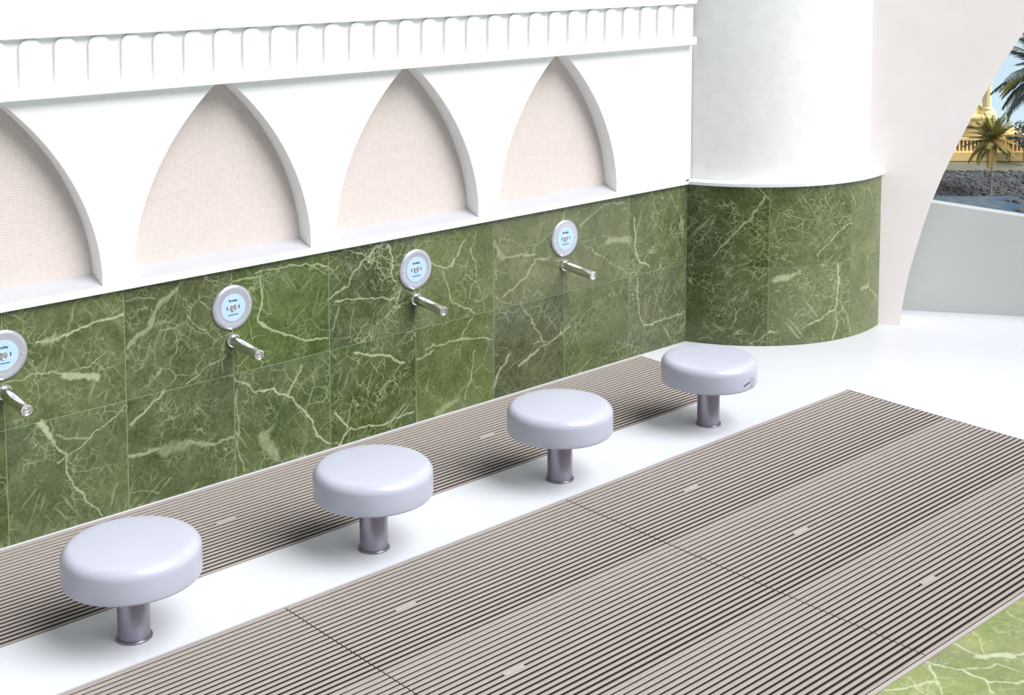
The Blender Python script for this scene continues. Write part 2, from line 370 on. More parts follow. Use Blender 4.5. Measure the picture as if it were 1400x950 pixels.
# narrow pale kerb between gratings and marble paving
kb = MB(); kb.box(XL, XE, FF-.014, FF, -.12, 0)
link('edge_strip', kb.mesh('edge_strip'), simple('pale_edge_strip', (170, 163, 158), .5, var=.03), floor)
sb = MB(); sb.box(XL, XE, -7, FF-.014, -.12, -.012)
link('paving_bed', sb.mesh('paving_bed'), M['grout'], floor)
xs = [XE-1.15*i for i in range(8)]; ys = [FF-.016-.9*j for j in range(5)]
for i in range(7):
    for j in range(4):
        x1, x0, y1, y0 = xs[i]-.002, max(xs[i+1], XL), ys[j], ys[j+1]+.003
        near = (j == 0 and i in (0, 1, 2))
        mt = marble('green_marble_paving', (116, 136, 84), (158, 170, 122), (192, 202, 172), segs_near((x0, y0, -.05), (x1, y1, .05)) if near else [], .6, i*3+j+40, .3) if near else M.setdefault('paving%d' % (j % 2), marble('green_marble_paving', (116, 136, 84), (158, 170, 122), (214, 222, 186), [], .6, 60+j, .3))
        b_ = MB().box(x0, x1, y0, y1, -.012, 0)
        o = link('marble_slab', b_.mesh('marble_slab'), mt, floor); bevel(o, .0015, 1)

# ------------------------------------------------------------------ green tiled wall
TONE = {  # column: (upper lo, hi), (lower lo, hi), scratch
 -3: ((66, 84, 44), (104, 120, 76), (66, 84, 44), (104, 120, 76), .8),
 -2: ((66, 84, 44), (104, 120, 76), (66, 84, 44), (104, 120, 76), .8),
 -1: ((66, 84, 44), (104, 120, 76), (62, 80, 40), (104, 120, 76), .8),
 0: ((72, 90, 52), (114, 128, 88), (70, 88, 56), (112, 126, 90), .8),
 1: ((62, 76, 44), (108, 120, 84), (60, 78, 44), (104, 118, 82), .8),
 2: ((58, 80, 32), (100, 120, 66), (64, 84, 46), (110, 124, 88), .7),
 3: ((48, 62, 30), (104, 118, 78), (46, 68, 22), (92, 110, 60), 1.4),
 4: ((74, 92, 48), (116, 130, 84), (66, 86, 38), (112, 128, 80), .5),
 5: ((88, 102, 68), (124, 134, 102), (62, 74, 48), (104, 116, 84), .5),
 6: ((84, 98, 64), (122, 132, 100), (72, 88, 50), (110, 124, 86), .6),
 7: ((66, 84, 42), (112, 124, 88), (66, 80, 50), (112, 122, 92), 1.0)}
VC = (176, 186, 150)
wb = tag(link('wall_back', MB().box(-1.2, 4.72, .0225, .30, 0, H).mesh('wall_back'), M['grout']), 'long wall clad in green marble tiles under an arcade of pointed niches', kind='structure')
lowy = .0022
for k in range(-3, 8):
    xa = X0+k*PW+.0016; xb = min(X0+(k+1)*PW-.0016, 4.640)
    for row in (0, 1):
        z0, z1 = (H/2+.0011, H) if row == 0 else (0.001, H/2-.0011)
        tn = TONE[k]; lo, hi = tn[row*2], tn[row*2+1]
        mt = marble('green_marble_tile', lo, hi, VC, segs_near((xa, -.01, z0), (xb, .01, z1)), tn[4], k*2+row+11)
        o = link('tile', MB().box(xa, xb, 0, .0225, z0, z1).mesh('tile'), mt, wb); bevel(o, .0004, 1)
link('grout_bed', MB().box(-1.2, 4.642, .0008, .0224, .001, H-.001).mesh('grout_bed'), M['grout'], wb)

# curved wall
def arc_solid(r0, r1, a0, a1, z0, z1, n):
    vs, fs = [], []
    for i in range(n+1):
        a = math.radians(a0+(a1-a0)*i/n)
        for r, z in ((r1, z0), (r1, z1), (r0, z1), (r0, z0)):
            vs.append((CX+r*math.cos(a), CY+r*math.sin(a), z))
    for i in range(n):
        for j in range(4): fs.append((i*4+j, i*4+(j+1) % 4, (i+1)*4+(j+1) % 4, (i+1)*4+j))
    fs += [(0, 1, 2, 3), (n*4+3, n*4+2, n*4+1, n*4)]
    return MB().add(vs, fs)
def smooth_by_angle(me, ang=30):
    for p in me.polygons: p.use_smooth = True
    bm = bmesh.new(); bm.from_mesh(me)
    for e in bm.edges:
        if len(e.link_faces) == 2 and e.link_faces[0].normal.angle(e.link_faces[1].normal, 0) > math.radians(ang): e.smooth = False
    bm.to_mesh(me); bm.free(); return me
A0, A1 = -159.6, -73.4
wr = tag(link('wall_right', smooth_by_angle(arc_solid(.60, CR-.0215, -160.5, A1, 0, H, 40).mesh('wall_right')), M['grout']), 'rounded corner wall clad in green marble tiles below a white shaft', kind='structure')
link('grout_bed', smooth_by_angle(arc_solid(CR-.0213, CR-.0008, A0, A1, .001, H-.001, 40).mesh('grout_bed')), M['grout'], wr)
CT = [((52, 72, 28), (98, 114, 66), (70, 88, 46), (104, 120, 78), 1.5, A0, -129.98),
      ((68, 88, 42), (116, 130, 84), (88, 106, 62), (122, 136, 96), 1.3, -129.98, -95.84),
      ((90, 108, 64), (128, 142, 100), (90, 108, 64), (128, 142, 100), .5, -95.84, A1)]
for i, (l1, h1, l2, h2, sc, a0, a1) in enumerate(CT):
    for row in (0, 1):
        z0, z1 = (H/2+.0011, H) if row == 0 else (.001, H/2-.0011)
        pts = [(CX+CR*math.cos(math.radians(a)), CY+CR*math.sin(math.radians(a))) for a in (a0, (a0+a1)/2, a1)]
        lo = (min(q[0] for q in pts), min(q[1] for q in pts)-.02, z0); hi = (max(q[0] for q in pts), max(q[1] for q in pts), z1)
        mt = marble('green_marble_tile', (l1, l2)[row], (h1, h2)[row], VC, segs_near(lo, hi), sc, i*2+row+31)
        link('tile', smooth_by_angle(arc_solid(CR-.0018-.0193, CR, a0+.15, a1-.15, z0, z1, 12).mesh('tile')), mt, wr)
link('ledge', smooth_by_angle(arc_solid(.66, CR+.018, -160.2, A1+.6, H+.0035, H+.0195, 48).mesh('ledge')), M['sill'], wr)
# upper round shaft (closed cylinder segment behind the pale pink wall)
SR = .765
vs, fs = lathe([(SR, H+.0195), (SR, 3.0)], 96)
link('column_shaft', smooth_by_angle(pydata('column_shaft', [(x+CX, y+CY, z) for x, y, z in vs], fs)), M['column'], wr)

# sill
SZ = H+.0195
sl = MB().prism([(-1.2, -.020), (4.626, -.020), (4.70, .03), (4.70, .24), (-1.2, .24)], H+.0035, SZ)
tag(bevel(link('trim_1', sl.mesh('trim_1'), M['sill']), .002, 2), 'white sill running along the top of the green tiles', kind='structure')

# ------------------------------------------------------------------ arcade with pointed niches
prof = [(.389, SZ), (.386, .90), (.380, .946), (.371, 1.02), (.352, 1.09), (.324, 1.168), (.294, 1.23), (.255, 1.30), (.222, 1.35), (.175, 1.414), (.137, 1.46), (.103, 1.50), (.063, 1.54), (.030, 1.57), (0, 1.588)]
pz = np.array([p[1] for p in prof]); pu = np.array([p[0] for p in prof])
cf = np.polyfit(pz, pu, 4)
ZT = 1.5945; AY0, AY1 = .025, .107
NPR = 22
zz = [SZ+(1.584-SZ)*(i/(NPR-1))**.9 for i in range(NPR)]
uu = [float(np.polyval(cf, z)) for z in zz]; sc0 = .389/uu[0]; off = uu[-1]*sc0
uu = [max(0, u*sc0-off*(i/(NPR-1))**3) for i, u in enumerate(uu)]; uu[-1] = 0
niches = []
vs, fs = [], []
def V(x, y, z): vs.append((x, y, z)); return len(vs)-1
xprev = -1.2
kk = [-1, 0, 1, 2, 3]
for y in (AY0, AY1):
    xp = xprev
    for k in kk:
        c = X0+.9*k-.006
        xl, xr = c-uu[0], c+uu[0]
        fs.append((V(xp, y, SZ), V(xl, y, SZ), V(xl, y, ZT), V(xp, y, ZT)))
        for sgn in (-1, 1):
            for i in range(NPR-1):
                a, b2 = c+sgn*uu[i], c+sgn*uu[i+1]
                fs.append((V(a, y, zz[i]), V(b2, y, zz[i+1]), V(b2, y, ZT), V(a, y, ZT)))
        xp = xr
    fs.append((V(xp, y, SZ), V(4.697, y, SZ), V(4.697, y, ZT), V(xp, y, ZT)))
for k in kk:
    c = X0+.9*k-.006
    for sgn in (-1, 1):
        for i in range(NPR-1):
            a, b2 = c+sgn*uu[i], c+sgn*uu[i+1]
            q = (V(a, AY0, zz[i]), V(b2, AY0, zz[i+1]), V(b2, AY1, zz[i+1]), V(a, AY1, zz[i]))
            fs.append(q if sgn < 0 else q[::-1])
fs.append((V(4.697, AY0, SZ), V(4.697, AY1, SZ), V(4.697, AY1, ZT), V(4.697, AY0, ZT)))
fs.append((V(-1.2, AY0, ZT), V(4.697, AY0, ZT), V(4.697, AY1, ZT), V(-1.2, AY1, ZT)))
fs.append((V(-1.2, AY0, SZ), V(-1.2, AY1, SZ), V(-1.2, AY1, ZT), V(-1.2, AY0, ZT)))
me = bpy.data.meshes.new('arcade'); me.from_pydata(vs, [], fs)
bm = bmesh.new(); bm.from_mesh(me); bmesh.ops.remove_doubles(bm, verts=bm.verts, dist=1e-5); bmesh.ops.recalc_face_normals(bm, faces=bm.faces); bm.to_mesh(me); bm.free()
smooth_by_angle(me, 25)
link('arcade', me, M['plaster'], wb)
for k in kk:
    c = X0+.9*k-.006
    link('niche_panel', MB().box(c-.449, c+.449 if k < 3 else 4.69, AY1, .30, SZ, ZT).mesh('niche_panel'), M['niche'], wb)
    # sill sloping up towards the niche back, greyer than the front sill
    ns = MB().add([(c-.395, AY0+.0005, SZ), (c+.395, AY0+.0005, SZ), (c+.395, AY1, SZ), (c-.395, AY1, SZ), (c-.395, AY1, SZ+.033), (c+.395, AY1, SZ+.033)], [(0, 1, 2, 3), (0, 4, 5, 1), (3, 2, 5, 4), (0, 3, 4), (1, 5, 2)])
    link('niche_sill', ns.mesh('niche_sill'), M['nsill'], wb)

# ------------------------------------------------------------------ frieze
tr = tag(link('trim_2', MB().box(-1.2, 4.684, .010, .24, 1.5955, 1.7675).mesh('trim_2'), M['plaster']), 'white frieze of round topped blocks between two mouldings', kind='structure')
bevel(link('lower_moulding', MB().box(-1.2, 4.688, -.015, .0245, 1.557, 1.5950).mesh('lower_moulding'), M['plaster'], tr), .003)
bevel(link('upper_moulding', MB().box(-1.2, 4.688, -.015, .24, 1.7680, 1.8125).mesh('upper_moulding'), M['plaster'], tr), .003)
blk = MB(); hw = .0385; zb0, zb1 = 0, .1725
poly = [(-hw, 0), (hw, 0), (hw, .138)]+[(hw*math.cos(a), .138+.0325*math.sin(a)) for a in [PI*i/12 for i in range(1, 12)]]+[(-hw, .138)]
n = len(poly)
blk.add([(x, -.004, z) for x, z in poly]+[(x, .0098, z) for x, z in poly], [tuple(range(n)), tuple(range(n, 2*n))[::-1]]+[(i, (i+1) % n, n+(i+1) % n, n+i) for i in range(n)])
bme = blk.mesh('frieze_block')
for i in range(-18, 28):
    link('frieze_block', bme, M['plaster'], tr, (1.1239+.0626+.12518*i, 0, 1.5953))
link('upper_wall', MB().box(-1.2, 4.684, .006, .24, 1.8128, 3.0).mesh('upper_wall'), M['plaster'], tr)

# ------------------------------------------------------------------ pale pink end wall with its big arch
lp = [(0, 0), (.001, .03), (.003, .07), (.013, .15), (.028, .245), (.045, .325), (.066, .409), (.104, .551), (.139, .672), (.200, .838), (.275, 1.015), (.355, 1.187), (.43, 1.338), (.505, 1.475), (.586, 1.61), (.70, 1.79), (.85, 1.98), (1.02, 2.15), (1.25, 2.32)]
out = []
SM = 1.25; TH = .20; ZW = 3.0
arch = lp+[(2*SM-s, z) for s, z in reversed(lp[:-1])]
S0_, S1_ = -1.15, 3.6
vs, fs = [], []
def PV(s, w, z):
    q = P0+D*s+NN*w; vs.append((q.x, q.y, z)); return len(vs)-1
NNs = 1 if NN.x > 0 else -1
for w in (0, TH):
    fs.append((PV(S0_, w*NNs, 0), PV(0, w*NNs, 0), PV(0, w*NNs, ZW), PV(S0_, w*NNs, ZW)))
    for (s0, z0), (s1, z1) in zip(arch, arch[1:]):
        fs.append((PV(s0, w*NNs, z0), PV(s1, w*NNs, z1), PV(s1, w*NNs, ZW), PV(s0, w*NNs, ZW)))
    fs.append((PV(2*SM, w*NNs, 0), PV(S1_, w*NNs, 0), PV(S1_, w*NNs, ZW), PV(2*SM, w*NNs, ZW)))
for (s0, z0), (s1, z1) in zip(arch, arch[1:]):
    fs.append((PV(s0, 0, z0), PV(s0, TH*NNs, z0), PV(s1, TH*NNs, z1), PV(s1, 0, z1)))
for s in (S0_, S1_): fs.append((PV(s, 0, 0), PV(s, 0, ZW), PV(s, TH*NNs, ZW), PV(s, TH*NNs, 0)))
fs.append((PV(S0_, 0, ZW), PV(S1_, 0, ZW), PV(S1_, TH*NNs, ZW), PV(S0_, TH*NNs, ZW)))
me = bpy.data.meshes.new('wall_end'); me.from_pydata(vs, [], fs)
bm = bmesh.new(); bm.from_mesh(me); bmesh.ops.remove_doubles(bm, verts=bm.verts, dist=1e-5); bmesh.ops.recalc_face_normals(bm, faces=bm.faces); bm.to_mesh(me); bm.free()
tag(link('wall_end', me, M['pink']), 'pale pink end wall pierced by a large pointed arch', kind='structure')
# sloping parapet outside the arch, standing on the terrace edge
def TV(s, w): q = T0+D*s+NN*w*NNs; return (q.x, q.y)
pv = []
for w in (0, .10):
    for s, z in ((-1.4, .80), (.139, .624), (.64, .5625), (3.2, .26), (5.5, .26)):
        x, y = TV(s, w); pv += [(x, y, -.12), (x, y, z)]
pf = []
for i in range(4):
    a = 2*i; b_ = 10+2*i
    pf += [(a, a+2, a+3, a+1), (b_, b_+1, b_+3, b_+2), (a+1, a+3, b_+3, b_+1), (a, b_, b_+2, a+2)]
pf += [(0, 1, 11, 10), (8, 18, 19, 9)]
tag(link('wall_parapet', pydata('wall_parapet', pv, pf), M['parapet']), 'pale grey parapet outside the arch with a sloping top', kind='structure')

# ------------------------------------------------------------------ stools
def arcp(cx_, cz_, r, a0, a1, n): return [(cx_+r*math.cos(math.radians(a0+(a1-a0)*i/n)), cz_+r*math.sin(math.radians(a0+(a1-a0)*i/n))) for i in range(n+1)]
SRAD, ZB, ZTP = .2075, .195, .302
profs = [(.001, ZB), (.05, ZB)]+arcp(SRAD-.008, ZB+.008, .008, -90, 0, 4)+[(SRAD, ZB+.03), (SRAD+.0005, ZTP-.05)]+arcp(SRAD-.034, ZTP-.034, .034, 0, 80, 10)+[(.15, ZTP+.001), (.10, ZTP+.0035), (.05, ZTP+.005), (.001, ZTP+.0055)]
v_, f_ = lathe(profs, 72); seat_me = smooth_by_angle(pydata('seat', v_, f_), 50)
v_, f_ = lathe([(.001, .006), (.049, .006), (.049, ZB-.001)], 40); pole_me = smooth_by_angle(pydata('pedestal', v_, f_), 50)
v_, f_ = lathe([(.001, 0), (.056, 0), (.056, .003), (.054, .006), (.0495, .0065)], 40); fl_me = smooth_by_angle(pydata('base_flange', v_, f_), 50)
LAB = ['white round stool nearest the left edge of the photo, largest in view', 'second white round stool from the left, in front of the second spout in view', 'third white round stool from the left, between the second and the farthest', 'farthest white round stool, by the rounded corner, with a small dark mark on its rim']
SY = -.8681
for k in range(4):
    st = tag(empty('stool', (X0+.03+.9*k, SY, 0)), LAB[k], 'stool', 'round pedestal stools on the white floor strip')
    link('seat', seat_me, M['seat'], st); link('pedestal', pole_me, M['pole'], st); link('base_flange', fl_me, M['pole'], st)
    if k == 3:
        mk = MB(); ang = math.radians(-22)
        def onrim(a, z, r=SRAD+.0006): return (r*math.cos(a), r*math.sin(a), z)
        def bar(a0, z0, a1, z1, h):
            q = []
            for r in (SRAD-.001, SRAD+.0022):
                for i in range(5):
                    t_ = i/4; a = a0+(a1-a0)*t_; z = z0+(z1-z0)*t_
                    q += [onrim(a, z-h/2, r), onrim(a, z+h/2, r)]
            f = []
            for i in range(4): f += [(2*i, 2*i+2, 2*i+3, 2*i+1), (10+2*i, 10+2*i+1, 10+2*i+3, 10+2*i+2), (2*i+1, 2*i+3, 10+2*i+3, 10+2*i+1), (2*i, 10+2*i, 12+2*i, 2*i+2)]
            f += [(0, 1, 11, 10), (8, 18, 19, 9)]
            mk.add(q, f)
        bar(math.radians(-95), .2235, math.radians(-85), .2330, .0050)
        link('logo', mk.mesh('logo'), M['dark'], st)
        mk = MB()
        for j in range(4): bar(math.radians(-83), .247-.011*j, math.radians(-74), .239-.011*j, .0018)
        link('logo_line', mk.mesh('logo_line'), simple('grey_mark', (150, 152, 164), .5), st)

# ------------------------------------------------------------------ control plates and spouts
v_, f_ = lathe([(.001, 0), (.088, 0), (.088, .004), (.083, .0085), (.074, .0105), (.066, .0085), (.058, .0075), (.054, .0078), (.001, .0078)], 64, 'y')
rim_me = smooth_by_angle(pydata('plate_ring', v_, f_), 50)
v_, f_ = lathe([(.001, .0078), (.0535, .0078), (.0535, .0092), (.001, .0094)], 56, 'y'); disc_me = pydata('label_disc', v_, f_)
v_, f_ = lathe([(.013, .0088), (.0145, .0115), (.0125, .0135), (.009, .0120), (.001, .0150)], 28, 'y'); btn_me = smooth_by_angle(pydata('push_button', v_, f_), 40)
v_, f_ = lathe([(.0045, .007), (.0045, .0108), (.002, .0112), (.001, .0106)], 12, 'y'); scr_me = pydata('screw', v_, f_)
def text_mesh(s, size, name):
    cu = bpy.data.curves.new(name, 'FONT'); cu.body = s; cu.size = size; cu.align_x = 'CENTER'; cu.align_y = 'CENTER'; cu.extrude = .0003; cu.offset = .0004; cu.resolution_u = 2
    o = bpy.data.objects.new(name, cu); COL.objects.link(o)
    dg = bpy.context.evaluated_depsgraph_get(); me = bpy.data.meshes.new_from_object(o.evaluated_get(dg))
    bpy.data.objects.remove(o); me.transform(Matrix.Rotation(PI/2, 4, 'X')); me.name = name
    return me
txt_me = text_mesh('Bradley', .0125, 'lettering')
mk = MB()
for i, (a, b_) in enumerate(((-.022, -.012), (-.010, -.003), (-.001, .008), (.010, .021))): mk.box(a, b_, -.0003, .0003, -.0018, .0018)
low_me = mk.mesh('small_print')
mk = MB()
for s in (-1, 1):
    q = [(s*(.024+.0045*math.cos(a)), .0085*math.sin(a)) for a in [-PI/2+PI*i/8 for i in range(9)]]+[(s*.0235, 0)]
    n = len(q); mk.add([(x, -.0003, z) for x, z in q]+[(x, .0003, z) for x, z in q], [tuple(range(n)), tuple(range(n, 2*n))[::-1]]+[(i, (i+1) % n, n+(i+1) % n, n+i) for i in range(n)])
sym_me = mk.mesh('printed_symbol')
v_, f_ = lathe([(.001, 0), (.029, 0), (.0292, .006), (.027, .010), (.0205, .0115)], 36, 'y'); esc_me = smooth_by_angle(pydata('wall_flange', v_, f_), 35)
v_, f_ = lathe([(.0210, 0), (.0210, .188), (.0200, .191), (.0165, .1905), (.0155, .186), (.0085, .186), (.0080, .1885), (.001, .189)], 36, 'y'); spt_me = smooth_by_angle(pydata('spout_tube', v_, f_), 35)
PL = ['round steel control plate cut by the left edge of the photo', 'round steel control plate over the second spout from the left', 'round steel control plate over the third spout from the left', 'farthest round steel control plate, nearest the rounded corner']
SL = ['chrome wall spout at the left edge of the photo', 'second chrome wall spout from the left', 'third chrome wall spout from the left', 'farthest chrome wall spout, nearest the rounded corner']
for k in range(4):
    x = X0+.9*k-.002
    c = tag(empty('control_plate', (x, 0, .683)), PL[k], 'control plate', 'round control plates on the green wall')
    link('plate_ring', rim_me, M['steel'], c)
    ds = link('label_disc', disc_me, M['blue'], c)
    link('lettering', txt_me, M['ink'], ds, (0, -.0096, .0285)); link('small_print', low_me, M['ink'], ds, (0, -.0096, -.0275)); link('printed_symbol', sym_me, M['ink'], ds, (0, -.0096, .001))
    link('push_button', btn_me, M['chrome'], c)
    for s in (-1, 1): link('screw', scr_me, M['chrome'], c, (s*.070, 0, -.003*s))
    sp_ = tag(empty('spout', (x, 0, .553)), SL[k], 'spout', 'chrome spouts under the control plates')
    link('wall_flange', esc_me, M['chrome'], sp_)
    tb = link('spout_tube', spt_me, M['chrome'], sp_, (0, -.004, 0)); tb.rotation_euler = (math.radians(4.8), 0, 0)

# ------------------------------------------------------------------ gratings
_bc = {}
def bar_mesh(L, w):
    key = (round(L, 4), round(w, 5))
    if key in _bc: return _bc[key]
    h = w/2; g2 = h*.45   # rounded cap on a narrower web, coloured dark as shade between the bars
    pr = [(-g2, -.03), (-g2, -.0032), (-h, -.0028), (-h*.9, -.0010), (-h*.4, 0), (h*.4, 0), (h*.9, -.0010), (h, -.0028), (g2, -.0032), (g2, -.03)]
    n = len(pr); vs = [(0, y, z) for y, z in pr]+[(L, y, z) for y, z in pr]
    me = pydata('bar', vs, [tuple(range(n)), tuple(range(n, 2*n))]+[(i, (i+1) % n, n+(i+1) % n, n+i) for i in range(n)])
    me.materials.append(M['bar']); me.materials.append(M['pan'])
    for p in me.polygons:
        zc = p.center.z
        if zc < -.0029 and len(p.vertices) == 4: p.material_index = 1
    _bc[key] = me; return me
slot_me = MB().box(-.039, .039, -.0105, .0105, -.006, .0004).mesh('lifting_plate')
sup_cache = {}
def grating(x0, x1, y0, y1, nb, label, slotx=None, gname='slatted floor gratings', gap=.004):
    """x0<x1, y0 (wall side) > y1."""
    L = x1-x0-gap
    g = tag(empty('floor_grating', (x0+.0025, y0, 0)), label, 'grating', gname)
    pitch = (y0-y1)/nb
    for i in range(nb):
        tt = i/(nb-1)
        w = pitch*(.74-.20*tt**.8)
        link('bar', bar_mesh(L, w), None, g, (0, -pitch*(i+.47), 0))
    rk = MB()
    nx = max(2, int(L/.3))
    for j in range(nx+1):
        xx = .02+(L-.04)*j/nx
        rk.box(xx-.006, xx+.006, -(y0-y1)+.01, -.01, -.0395, -.0302)
    link('cross_support', rk.mesh('cross_support'), M['pan'], g)
    if slotx is not None: link('lifting_plate', slot_me, M['barlight'], g, (slotx-x0-.0025, -pitch*(int(nb/2)+.0), 0))
    return g
XS = [4.615, 2.7637, 1.5212, .28, -.96, -2.2]
rows = [FM-.003, -1.5300, -2.0450, FF]
names_r = ['first row from the stools', 'middle row', 'row beside the green paving']
names_c = ['at its right end', 'second from its right end', 'third from its right end', 'fourth from its right end', 'left end piece']
for r_ in range(3):
    for c_ in range(5):
        slot = XS[c_+1]+.2316*(XS[c_]-XS[c_+1])
        grating(XS[c_+1], XS[c_], rows[r_], rows[r_+1], 22, 'slatted taupe floor grating of the %s, %s' % (names_r[r_], names_c[c_]), slot)
XB = [4.281, 3.95, 2.69, 1.43, .17, -1.09, -2.35]
nb_ = ['short end piece by the farthest stool', 'panel behind the third stool', 'panel behind the second stool', 'panel behind the nearest stool', 'panel left of the nearest stool', 'left end panel']
for i in range(6):
    grating(XB[i+1], XB[i], BK-.001, FB+.001, 27, 'slatted taupe floor grating along the green wall, %s' % nb_[i], XB[i+1]+.29 if i else None, gap=.001)

# ------------------------------------------------------------------ outside, beyond the arch
E_ = Vector((.738, -.675, 0)).normalized(); A_ = Vector((.675, .738, 0)).normalized(); OO = Vector((136.361, 71.035, -22.334))
ROTZ = math.atan2(E_.y, E_.x)
def frame(o, e, a, z):
    o.location = OO+E_*e+A_*a+Vector((0, 0, z)); o.rotation_euler = (0, 0, ROTZ); return o
# local coordinates: x right, y away, z up
def local_obj(name, me, mat, e=0, a=0, z=0): return frame(link(name, me, mat), e, a, z)
ws = [(-60, -70), (60, -70), (60, -13.8), (-60, -13.8)]
tag(local_obj('harbour_water', MB().prism(ws, -.4, 0).mesh('harbour_water'), M['water'], 0, 0, -1.5), 'blue grey harbour water below the arch opening', 'water', kind='stuff')
# rocky bank: irregular lumps
def lumps(name, regions, mat, seed):
    rr = random.Random(seed); mb = MB()
    for (x0, x1, y0, y1, zf, n, s0, s1) in regions:
        for _ in range(n):
            x = rr.uniform(x0, x1); y = rr.uniform(y0, y1); s = rr.uniform(s0, s1); z = zf(x, y)
            bm = bmesh.new(); bmesh.ops.create_icosphere(bm, subdivisions=1, radius=1)
            rot = Matrix.Rotation(rr.uniform(0, 6), 3, 'Z') @ Matrix.Rotation(rr.uniform(0, 6), 3, 'X')
            k = Vector((rr.uniform(.8, 1.4), rr.uniform(.7, 1.2), rr.uniform(.45, .8)))
            vv = []
            for v in bm.verts:
                q = rot @ v.co; q = q*rr.uniform(.8, 1.15); vv.append((x+q.x*k.x*s, y+q.y*k.y*s, z+q.z*k.z*s))
            ff = [tuple(v.index for v in f.verts) for f in bm.faces]; bm.free(); mb.add(vv, ff)
    return mb.mesh(name)
bank = MB()
bank.add([(-60, -13.7, -2), (60, -13.7, -2), (60, -1.6, -.3), (-60, -1.6, -.3), (-60, 12, 0), (60, 12, 0), (60, 12, -3), (-60, 12, -3)],
         [(0, 1, 2, 3), (3, 2, 5, 4), (4, 5, 6, 7), (0, 7, 6, 1), (0, 3, 4, 7), (1, 6, 5, 2)])
tag(local_obj('shore_ground', bank.mesh('shore_ground'), M['sand'], 0, 0, 0), 'grey green shore on which the golden building stands', 'ground')
tag(local_obj('shore_rocks', lumps('shore_rocks', [(-11, 6, -13.0, -4.2, lambda x, y: -1.8+(y+13)/9*1.2, 2200, .10, .28)], M['bank'], 3), M['bank']), 'dark grey rocks heaped along the water below the golden building', 'rocks', kind='stuff')
tag(local_obj('near_rocks', lumps('near_rocks', [(-3.0, 6, -26, -15, lambda x, y: -1.7+max(0, (x+2.5))*.10, 420, .3, .8)], M['bank'], 5), M['bank']), 'dark rocks at the water edge on the right of the arch view', 'rocks', kind='stuff')

mos = tag(frame(empty('domed_building'), 0, 0, 0), 'golden stone building with dome, minaret and arcade seen through the arch', 'building')
def part(name, mb, mat, parent=mos, smooth=False):
    me = mb.mesh(name) if isinstance(mb, MB) else mb
    return link(name, me, mat, parent)
part('hall', MB().box(-7, 8, .6, 7, -.2, 2.5), M['stone'])
part('plinth', MB().box(-7.4, 8.4, -.5, .6, -.2, .75), M['stone'])
part('cornice', MB().box(-7.2, 8.2, .15, .62, 2.0, 2.3), M['stonepale'])
for i in range(28):
    x = -6.7+.42*i
    part('arcade_opening', MB().box(x, x+.20, .54, .62, .95, 1.85), M['window'])
    part('arcade_column', MB().box(x+.24, x+.38, .25, .45, .75, 2.0), M['stonepale'])
def ring(cx_, cy_, prof, n=32):
    v, f = lathe(prof, n); return smooth_by_angle(pydata('r', [(x+cx_, y+cy_, z) for x, y, z in v], f), 35)
part('drum', ring(-.6, 3.2, [(3.0, 2.4), (3.0, 4.2), (3.15, 4.3), (3.15, 4.5), (2.4, 4.7)]), M['stone'])
part('band', ring(-.6, 3.2, [(3.06, 3.3), (3.08, 3.5)]), M['window'])
domeprof = [(1.9*math.cos(a)**.8, 4.6+1.55*math.sin(a)) for a in [PI/2*i/10 for i in range(10)]]+[(.06, 6.2), (.03, 6.7)]
dm = part('dome', ring(-.6, 3.2, domeprof), M['stonepale'])
rb = MB()
for i in range(16):
    a = 2*PI*i/16
    for j in range(7):
        (r0, z0), (r1, z1) = domeprof[j], domeprof[j+1]
        for s in (1,):
            q = []
            for (r, z) in ((r0, z0), (r1, z1)):
                for da in (-.045, .045): q.append((-.6+(r+.03)*math.cos(a+da), 3.2+(r+.03)*math.sin(a+da), z+.02))
            for (r, z) in ((r0, z0), (r1, z1)):
                for da in (-.045, .045): q.append((-.6+(r-.04)*math.cos(a+da), 3.2+(r-.04)*math.sin(a+da), z))
            rb.add(q, [(0, 1, 3, 2), (4, 6, 7, 5), (0, 2, 6, 4), (1, 5, 7, 3)])
link('dome_rib', rb.mesh('dome_rib'), M['stone'], dm)
part('small_dome', ring(1.15, 1.8, [(1.05, 2.4), (1.05, 4.7)]+[(1.05*math.cos(a), 4.7+.75*math.sin(a)) for a in [PI/2*i/7 for i in range(1, 7)]]+[(.03, 5.6)]), M['stonepale'])
for i in range(3): part('window', MB().box(.6+.38*i, .78+.38*i, .70, .80, 3.4, 4.3), M['window'])
mn = part('minaret', ring(1.03, .86+.6, [(.52, 0), (.50, 5.2), (.60, 5.25), (.60, 5.4), (.50, 5.5), (.48, 8.05), (.58, 8.1), (.58, 8.25), (.44, 8.3), (.30, 8.75), (.05, 9.2), (.02, 9.5)], 10), M['stonepale'])

